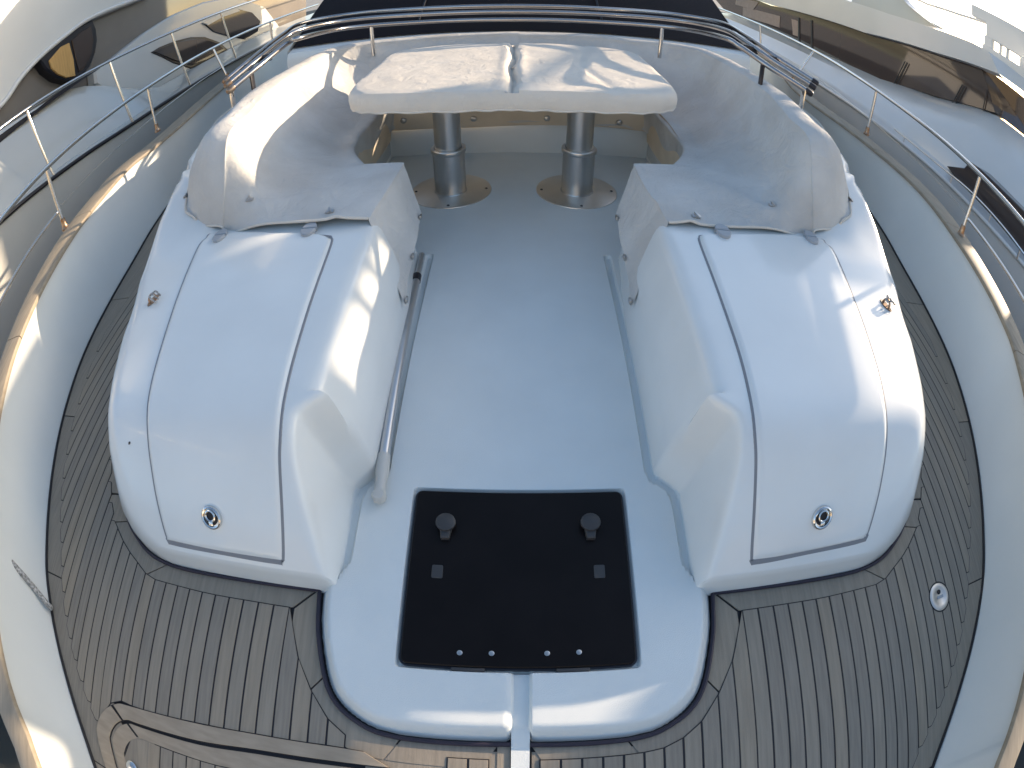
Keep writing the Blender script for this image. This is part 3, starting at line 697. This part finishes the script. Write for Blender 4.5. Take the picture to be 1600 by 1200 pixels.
for x in (-.16, .15):
    q = MB(); box((x+.02, HAY0-.008, -.004), (.10, .012, .012), q, None, .003); q.build('hinge', M['handle'], ha, True)

# ================================================================== POLE on the floor
a, b, c = P(650, 440, .03), P(599, 722, .03), P(592, 776, .03)
pb = thing('boat_pole', 'thin aluminium telescopic pole lying along the left locker wall, pale nylon tip', 'pole', (a[0], (a[1]+c[1])/2, 0))
e = a+(a-b)/np.linalg.norm(a-b)*.25
tube([e, a+(b-a)*.02], .016, 12).build('inner_section', M['pole'], pb, True)
tube([a, b], .021, 14).build('tube', M['pole'], pb, True)
q = MB(); d = (c-b)/np.linalg.norm(c-b); tube([b-d*.03, b+d*.05, b+d*.08, c], [.024, .026, .020, .022], 14, q)
lathe([(0, .018), (.020, .016), (.026, .006), (.026, -.012), (0, -.018)], c+np.array([0, 0, .004]), (0, 0, 1), 18, q); q.build('tip', M['poletip'], pb, True)
q = MB(); tube([a-d*.05, a+d*.0], .024, 12, q); q.build('locking_collar', M['rub'], pb, True)

# deck filler cap
c = P(1467, 932, ZT)
fc = thing('deck_filler', 'round polished steel filler cap let into the teak planks on the right', 'filler cap', (c[0], c[1], ZT))
lathe([(.068, .001), (.071, .0022), (.074, .001), (.074, -.004)], (c[0], c[1], ZT), seg=36).build('seal', M['caulk'], fc, True)
lathe([(0, .004), (.040, .004), (.042, .0055), (.058, .0055), (.064, .004), (.067, .001), (.067, -.003)], (c[0], c[1], ZT), seg=36).build('cap', M['plate'], fc, True)
q = MB(); box((c[0], c[1]-.003, ZT+.0055), (.045, .014, .002), q); q.build('label_plate', M['hinge'], fc)
q = MB(); lathe([(0, .0075), (.011, .0075), (.012, .004)], (c[0]-.002, c[1]+.022, ZT), seg=16, mb=q); q.build('keyhole', M['caulk'], fc)

# ================================================================== GUARD RAILS
RAILPX = {1: [(1145, 6), (1200, 40), (1250, 70), (1305, 101), (1358, 133), (1450, 200), (1530, 268), (1600, 345)], -1: [(470, 14), (400, 46), (340, 78), (290, 106), (238, 137), (150, 203), (78, 262), (0, 342)]}
STPX = {1: [(1353, 210), (1500, 367)], -1: [(247, 205), (103, 356)]}
for sx in (1, -1):
    zc = .5 if sx > 0 else .55; ztop = zc+.55
    lab = {1: 'gleaming stainless guard rail with stanchions along the right bulwark', -1: 'stainless guard rail with stanchions along the left bulwark, greenish in shade'}[sx]
    gr = thing('guard_rail', lab, 'railing', (sx*3.2, 3.0, zc), 'guard rails of the deck')
    cin = CIN[sx]
    def off(y, d): 
        x = np.interp(y, cin[:, 1], cin[:, 0]); return x+d
    pts = [P(u, v, ztop) for u, v in RAILPX[sx]]
    bases = [P(u, v, zc+.022) for u, v in STPX[sx]]
    # rail line: through the stanchion heads, following the cap rail
    tops = []
    rl = [(sx*off(y, .10), y, ztop) for y in (-1.5, -.6, .2, 1.2)]
    for b0 in bases[::-1]: rl.append((b0[0]+sx*.02, b0[1], ztop))
    rl += [(sx*(abs(bases[0][0])+.30), bases[0][1]+1.6, ztop), (sx*(abs(bases[0][0])+.5), bases[0][1]+3.6, ztop), (sx*4.05, 11, ztop)]
    rl = catmull(rl, 10)
    tube(rl, .021, 12).build('top_rail', M['steel'], gr, True)
    xtra = [(sx*off(6.3, .10), 6.3, zc+.022), (sx*off(8.5, .1), 8.5, zc+.022)]
    for b0 in list(bases)+[np.array(q) for q in xtra]:
        k = np.argmin(abs(rl[:, 1]-b0[1])); tp = rl[k]-np.array([0, 0, .018])
        s_ = tube([b0, b0+(tp-b0)*.5, tp], .0155, 12).build('stanchion', M['steel'], gr, True)
        q = MB(); lathe([(.0165, .085), (.022, .08), (.024, .03), (.030, .010), (.036, .004), (.036, -.01)], b0, (0, 0, 1), 18, q); q.build('foot', M['rust'], s_, True)
        tube([b0+(tp-b0)*.30+np.array([-.02, 0, 0]), b0+(tp-b0)*.30+np.array([.02, 0, 0])], .008, 8).build('wire_eye', M['steel'], s_, True)
    low = [(q[0], q[1], zc+.19) for q in rl if bases[1][1] <= q[1] <= 9]
    tube(low, .0035, 6).build('wire', M['steel'], gr, True)
    low = [(q[0], q[1], zc+.17) for q in rl if -1.4 < q[1] <= bases[1][1]+.01]
    tube(low, .013, 8).build('lower_rail', M['steel'], gr, True)

# mooring line on the left bulwark
rp = catmull([P(-25, 840, .26), P(5, 866, .235), P(30, 893, .16), P(52, 918, .07), P(74, 945, .0), P(77, 947, -.035)], 8)
rp[:, 0] += .012
tag(tube(rp, .016, 10).build('mooring_line', M['rope'], None, True), 'flecked white rope end trailing down the inside of the left bulwark', 'rope')

# ================================================================== OWN DECKHOUSE with dark windscreen
dh = thing('deckhouse', 'black covered windscreen and white front of the deckhouse behind the sofa', 'deckhouse', (0, 5.2, -.05))
yb = lambda x: 4.98+.10*(x/2.2)**2
fr = [[(x, yb(x)-.02, z) for x in np.linspace(-2.25, 2.25, 31)] for z in (-.05, .5, .80)]+[[(x*.995, yb(x), .84+.035*(x/2.2)**2) for x in np.linspace(-2.25, 2.25, 31)], [(x*.99, yb(x)+.16, .865+.05*(x/2.2)**2) for x in np.linspace(-2.25, 2.25, 31)]]
MB().add(*grid(fr)).build('front_moulding', M['gel'], dh, True)
ws = [[(x*(1-.16*t), yb(x)+.10+1.5*t, .868+.05*(x/2.2)**2+.98*t+.05*math.sin(math.pi*t)) for x in np.linspace(-2.22, 2.22, 31)] for t in np.linspace(0, 1, 9)]
wo = MB().add(*grid(ws)).build('windscreen', M['mesh'], dh, True)
for x in (-.95, .78):
    q = MB(); tube([(x*(1-.16*t), yb(x)+.09+1.5*t, .885+.05*(x/2.2)**2+.98*t+.05*math.sin(math.pi*t)) for t in np.linspace(.1, .9, 9)], .012, 6, q); q.build('wiper', M['rub'], wo, True)
sidew = MB()
for sx in (1, -1):
    sidew.add(*grid([[(sx*2.25, 5.05, -.05), (sx*2.25, 5.1, .9), (sx*1.87, 6.6, 1.9)], [(sx*2.3, 8, -.05), (sx*2.3, 8, .9), (sx*1.95, 8, 1.9)], [(sx*2.3, 14, -.05), (sx*2.3, 14, .9), (sx*1.95, 14, 1.9)]]))
sidew.build('side', M['nwhite'], dh)
q = MB(); box((0, 11, 1.97), (4.3, 8.6, .14), q, None, .05); q.build('roof', M['nwhite'], dh)

q = MB(); box((0, 11.2, 3.8), (4.2, 7.2, 3.6), q, None, .3); q.build('flybridge_shade_box', M['nwhite'], dh, True)  # unseen box added above the roof, sized to shade the left yacht
# ================================================================== FOLDED AWNING FRAME (three bows)
af = thing('awning_frame', 'folded awning frame of three dark steel bows in front of the windscreen', 'frame', (0, 4.9, .85))
mid = [(470, 38), (540, 24), (660, 14), (800, 10), (940, 14), (1060, 24), (1128, 37)]
L_ = [(352, 128), (400, 88), (443, 54)]; R2 = [(1166, 58), (1215, 92), (1276, 131)]
ends = {}
for k, (dm, da, zc_, rad) in enumerate(((0, 0, 1.17, .022), (9, 7, 1.13, .022), (21, 17, 1.075, .020))):
    px = [(u+da*.35, v+da*.9) for u, v in L_]+[(u, v+dm*(1 if 500 < u < 1100 else 1.05)) for u, v in mid]+[(u-da*.55, v+da*.95) for u, v in R2]
    zz = [1.03, 1.11, 1.18]+[1.205, (zc_+1.19)/2]+[zc_]*3+[(zc_+1.19)/2, 1.205]+[1.18, 1.11, 1.03]
    pts = np.array([P(u, v, z) for (u, v), z in zip(px, zz)])
    # keep the bows smooth: same plan as the deckhouse front
    cv = catmull(pts, 8); bw = tube(cv, rad, 12).build('bow', M['dsteel'], af, True); ends[k] = (cv[0], cv[-1], cv)
    for e_, s2 in ((cv[0], cv[1]), (cv[-1], cv[-2])):
        d = (e_-s2)/np.linalg.norm(e_-s2); q = MB(); lathe([(0, .012), (.018, .010), (.025, 0), (.025, -.04), (.02, -.045)], e_, d, 14, q); q.build('end_fitting', M['rust'] if e_[0] < 0 else M['rub'], bw, True)
cC = ends[2][2]
for x in (-1.18, 1.14):
    k = np.argmin(abs(cC[:, 0]-x)+ (cC[:, 1] < 4)*9); t_ = cC[k]; tube([t_, (t_[0], t_[1]+.02, .82)], .017, 10).build('post', M['steel'], af, True)
for sx in (1, -1):
    for dy, m_ in ((.02, M['steel']), (.17, M['rub'])):
        k = np.argmin(abs(cC[:, 1]-(ends[2][0 if sx < 0 else 1][1]+dy))+9*(cC[:, 0]*sx < 0)); t_ = cC[k]
        q = MB(); z1 = max(lock_z(min(abs(t_[0]), 1.8), t_[1]), t_[2]-.26)
        box(((t_[0]+sx*min(abs(t_[0]), 1.88))/2, t_[1], (t_[2]+z1)/2-.01), (.012, .05, abs(t_[2]-z1)+.02), q, None, .003); q.build('bracket', m_, af, True)
    for k, dy in ((0, .25), (0, .6), (1, .4)):
        cv = ends[k][2]; i = np.argmin(abs(cv[:, 1]-(cv[0 if sx < 0 else -1][1]+dy))+9*(cv[:, 0]*sx < 0)); q = MB()
        box(cv[i]+np.array([-sx*.03, 0, -.02]), (.11, .035, .06), q, None, .008); q.build('clamp', M['rub'], af, True)

# ================================================================== NEIGHBOURING YACHTS
def slab(pxs, x, thick, m, name, parent, bev=0.02):
    pts = [PX(u, v, x) for u, v in pxs]; mb = MB(); n = len(pts)
    A = np.array(pts); B_ = A.copy(); B_[:, 0] += thick
    Cn = A.mean(0); A2 = A+(Cn-A)/np.linalg.norm(Cn-A, axis=1)[:, None]*bev; A1 = A.copy(); A1[:, 0] += np.sign(thick)*bev
    mb.add(np.vstack([A2, A1, B_]), [tuple(range(n))]+[(i+k*n, (i+1) % n+k*n, (i+1) % n+(k+1)*n, i+(k+1)*n) for k in (0, 1) for i in range(n)]+[tuple(2*n+i for i in range(n))[::-1]])
    return mb.build(name, m, parent)
ly = thing('motor_yacht', 'grey and white motor yacht moored alongside on the left, round amber cabin window', 'yacht', (-6, 6, -2.1), 'yachts moored alongside')
hl = catmull([(-7.2, -3.5, 1.0), (-5.9, -1, .92), (-5.25, 1.5, .84), (-5.0, 3.0, .74), (-5.0, 4.5, .60), (-5.0, 6.2, .50), (-5.0, 10, .50), (-5.0, 17, .5)], 6)
MB().add(*grid([[(x, y, z), (x+.01, y, z-.25), (x-.05, y, z-.9), (x-.35, y, -2.3)] for x, y, z in hl])).build('hull', M['ngrey'], ly, True)
tube([(x+.02, y, z-.01) for x, y, z in hl], .03, 8).build('rub_strake', M['rub'], ly, True)
hc_ = lambda y: 1-.9*sm(5.2, 8.0, y)
MB().add(*grid([[(x, y, z), (x-.12, y, z+.03), (x-.35, y, z+.02), (x-.75, y, z+.70*hc_(y)), (x-1.0, y, z+1.05*hc_(y))] for x, y, z in hl])).build('cabin_side', M['ngrey'], ly, True)
rlx = catmull([(-5.9, -1, 1.85), (-5.35, 1.5, 1.78), (-5.15, 3.4, 1.71), (-5.15, 5.6, 1.62), (-5.15, 7.3, 1.60), (-5.15, 10.1, 1.62), (-5.15, 16, 1.62)], 6)
rr_ = tube(rlx, .026, 10).build('guard_rail', M['steel'], ly, True)
for (u, v) in ((42, 178), (172, 102), (268, 52), (345, 18)):
    t_ = PX(u, v, -5.15); zt = np.interp(t_[1], rlx[:, 1], rlx[:, 2]); zb = np.interp(t_[1]-.05, hl[:, 1], hl[:, 2])
    tube([(-5.15, t_[1], zt), (-4.99, t_[1]+.10, zb)], .020, 10).build('stanchion', M['steel'], ly, True)
slab([(-60, 215), (0, 168), (30, 126), (60, 93), (100, 59), (140, 31), (200, 6), (240, -8), (240, -80), (-60, -80)], -6.15, -2.5, M['nwhite'], 'upper_moulding', ly, .05)
ed = [PX(u, v, -6.13) for u, v in ((-60, 215), (0, 165), (30, 123), (60, 90), (100, 56), (140, 28), (200, 3), (240, -11))]
tube(catmull(ed, 6), .05, 10).build('moulding_lip', M['nwhite'], ly, True)
slab([(-60, 230), (-60, -60), (480, -60), (480, 60), (400, 90), (130, 250)], -6.34, -.1, M['ntaupe'], 'mirror_glazing', ly)
slab([(-60, 260), (0, 210), (60, 168), (150, 103), (158, 106), (90, 152), (0, 222), (-60, 275)], -5.86, -.14, M['rub'], 'window_strip', ly)
slab([(148, 112), (185, 84), (230, 49), (275, 21), (320, 3), (370, -5), (415, 12), (440, 46), (452, 80), (330, 150), (240, 200), (150, 130)], -6.12, -.2, M['nwhite'], 'deckhouse_wing', ly, .04)
w2 = slab([(237, 82), (250, 74), (275, 64), (300, 58), (322, 58), (345, 67), (362, 83), (354, 88), (330, 96), (300, 108), (272, 99), (255, 90)], -6.10, -.08, M['rub'], 'window_frame', ly)
slab([(242, 81), (254, 75), (277, 67), (300, 61), (320, 61), (342, 69), (356, 82), (330, 92), (300, 103), (274, 95), (256, 87)], -6.08, -.06, M['tint'], 'window', ly)
slab([(318, 36), (345, 22), (372, 14), (395, 20), (408, 34), (404, 50), (385, 62), (360, 58), (335, 50)], -6.09, -.08, M['glassd'], 'window', ly)
slab([(318, 36), (345, 22), (372, 14), (376, 18), (348, 28), (326, 40)], -6.075, -.04, M['nwhite'], 'window_brow', ly, .01)
rw = slab([(61, 92), (80, 72), (100, 56), (125, 40), (145, 30), (151, 44), (153, 62), (150, 82), (142, 103), (128, 120), (108, 126), (88, 120), (72, 108)], -6.14, -.2, M['rub'], 'round_window', ly, .03)
slab([(76, 94), (95, 72), (108, 66), (115, 92), (118, 118), (104, 121), (90, 115), (80, 106)], -6.115, -.03, M['amber'], 'amber_pane', ly, .01)
slab([(112, 62), (128, 48), (142, 40), (146, 62), (143, 86), (132, 106), (124, 112), (118, 88)], -6.115, -.03, M['tint'], 'dark_pane', ly, .01)
q = MB(); p_ = PX(275, 143, -5.3); box(p_+np.array([0, 0, .0]), (.05, .30, .05), q, None, .015); box(p_+np.array([0, -.10, -.07]), (.03, .04, .12), q); box(p_+np.array([0, .10, -.07]), (.03, .04, .12), q); q.build('mooring_cleat', M['steel'], ly)

ry = thing('motor_yacht', 'white motor yacht moored alongside on the right, tinted windscreen with paired wipers', 'yacht', (7, 7, -2.1), 'yachts moored alongside')
hr = catmull([(8.5, -4.5, .5), (6.6, -1.5, .42), (5.6, 1.0, .30), (5.1, 3.0, .26), (5.0, 5.0, .28), (5.0, 9.0, .28), (5.0, 18, .3)], 6)
MB().add(*grid([[(x, y, z), (x-.01, y, z-.25), (x+.05, y, z-.9), (x+.35, y, -2.3)] for x, y, z in hr])).build('hull', M['nwhite'], ry, True)
tube([(x-.01, y, z) for x, y, z in hr], .03, 8).build('toe_rail', M['nwhite'], ry, True)
def wb(y): return interp(y, [-3, 2, 4.5, 5.6, 7.1, 9.2, 12, 18], [.7, 1.25, 1.52, 1.58, 1.12, .74, .6, .6])
MB().add(*grid([[(x, y, z-.02), (x+.45, y, z-.03), (x+.62, y, z+.02), (x+.9, y, z+.18+.25*(wb(y)-z)), (x+1.6, y, z+.75*(wb(y)-z)), (7.02+max(0, 5.2-y)*.5, y, wb(y)-.01), (9.8, y, wb(y)+.05)] for x, y, z in hr])).build('foredeck', M['nwhite'], ry, True)
gl = slab([(1090, -30), (1203, 9), (1350, 50), (1460, 82), (1533, 101), (1556, 176), (1510, 163), (1462, 151), (1366, 123), (1300, 98), (1250, 74), (1130, 15)], 7.0, .3, M['tint'], 'window_glass', ry, .01)
MB().add(*grid([[tuple(PX(1533, 101, 7.0)), tuple(PX(1556, 176, 7.0))], [(8.2, 5.35, 2.32), (8.3, 5.3, 1.60)], [(9.8, 5.4, 2.35), (9.9, 5.35, 1.62)]])).build('front_glass', M['tint'], ry)
rf = MB()
pf = [PX(u, v, 6.85) for u, v in ((1140, -12), (1203, 8), (1350, 51), (1460, 81), (1531, 103), (1562, 115))]; pt = [PX(u, v, 6.85) for u, v in ((1200, -60), (1290, -8), (1390, 22), (1466, 46), (1520, 66), (1546, 80))]
fa = np.array([pf, pt]); in_lo = np.array(pf)+np.array([.25, 0, 0]); in_hi = np.array(pt)+np.array([2.0, 0, .12])
rf.add(*grid([in_lo, fa[0], fa[1], in_hi])); 
rf.build('roof', M['nwhite'], ry)
MB().add(*grid([[fa[0][-1], fa[1][-1]], [(7.9, 5.25, 2.42), (7.9, 5.5, 2.70)], [(8.9, 5.3, 2.45), (8.9, 5.55, 2.72)]])).build('roof_brow', M['nwhite'], ry)
MB().add(*grid([[PX(u, v, 7.6), PX(u, v, 7.6)+np.array([.3, 0, 0])] for u, v in ((1395, -20), (1420, 8), (1445, 28), (1470, 46))])).build('flybridge_arm', M['nwhite'], ry)
slab([(1330, -40), (1395, -20), (1445, 28), (1475, 44), (1425, 36), (1330, 6)], 7.9, .1, M['ngrey'], 'flybridge_screen', ry)
tube([PX(u, v, 8.6) for u, v in ((1405, -14), (1450, 6), (1500, 22), (1560, 42), (1640, 66))], .035, 12).build('flybridge_rail', M['nwhite'], ry, True)
for (u0, v0, u1, v1) in ((1393, 137, 1414, 96), (1398, 138, 1418, 98), (1487, 163, 1504, 132), (1492, 165, 1508, 134), (1536, 172, 1543, 138)):
    tube([PX(u0, v0, 6.97), PX(u1, v1, 6.97)], .012, 6).build('wiper_arm', M['rub'], ry, True)
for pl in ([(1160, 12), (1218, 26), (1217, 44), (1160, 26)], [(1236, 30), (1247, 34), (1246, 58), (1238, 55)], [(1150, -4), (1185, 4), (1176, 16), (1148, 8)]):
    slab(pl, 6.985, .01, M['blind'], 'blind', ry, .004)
for u, v0, v1 in ((1247, 28, 76), (1267, 32, 94)):
    slab([(u-1.2, v0), (u+1.2, v0), (u+1.2, v1), (u-1.2, v1)], 6.98, .03, M['rub'], 'mullion', ry, .003)
slab([(1478, 259), (1505, 262), (1514, 252), (1530, 262), (1570, 300), (1615, 345), (1640, 480), (1595, 440), (1556, 385), (1520, 325)], 5.55, .3, M['tint'], 'foredeck_hatch_glass', ry)
rl2 = catmull([PX(u, v, 5.05) for u, v in ((1395, 212), (1455, 262), (1512, 310), (1560, 362), (1600, 415))], 6); rl2 = rl2+np.array([0, 0, .10])
tube(rl2, .015, 8).build('low_rail', M['steel'], ry, True)
for k in (2, 9, 16, 22): tube([rl2[k], rl2[k]-np.array([0, 0, .13])], .011, 8).build('rail_foot', M['steel'], ry, True)

fc_ = MB()                                           # blocks added to keep sun off the deck; the slot passes sun patches
for y0, y1, z0, z1 in ((4.2, 6.9, 2.62, 2.92), (4.75, 6.8, 3.13, 3.5), (5.2, 7.25, 3.46, 3.76), (4.45, 5.80, 2.90, 3.15), (6.15, 6.20, 2.90, 3.15), (6.36, 6.40, 2.90, 3.15), (6.60, 6.85, 2.90, 3.15)):
    box((8.05, (y0+y1)/2, (z0+z1)/2), (.10, y1-y0, z1-z0), fc_, None, .02)
fc_.build('slotted_sun_blocker', M['nwhite'], ry)
q = MB(); box((8.2, 3.55, 1.85), (1.2, 1.3, 1.0), q, None, .12); q.build('foredeck_sun_blocker', M['nwhite'], ry, True)  # block added out of view to stop sun reaching the bow teak
q = MB(); box((8.6, 12.6, 4.75), (1.6, 4.4, 1.5), q, None, .2)  # box and posts added out of frame, casting shade on the left yacht
for y_ in (10.8, 14.2): box((8.2, y_, 3.3), (.14, .3, 1.6), q)
q.build('aft_sun_blocker', M['nwhite'], ry, True)
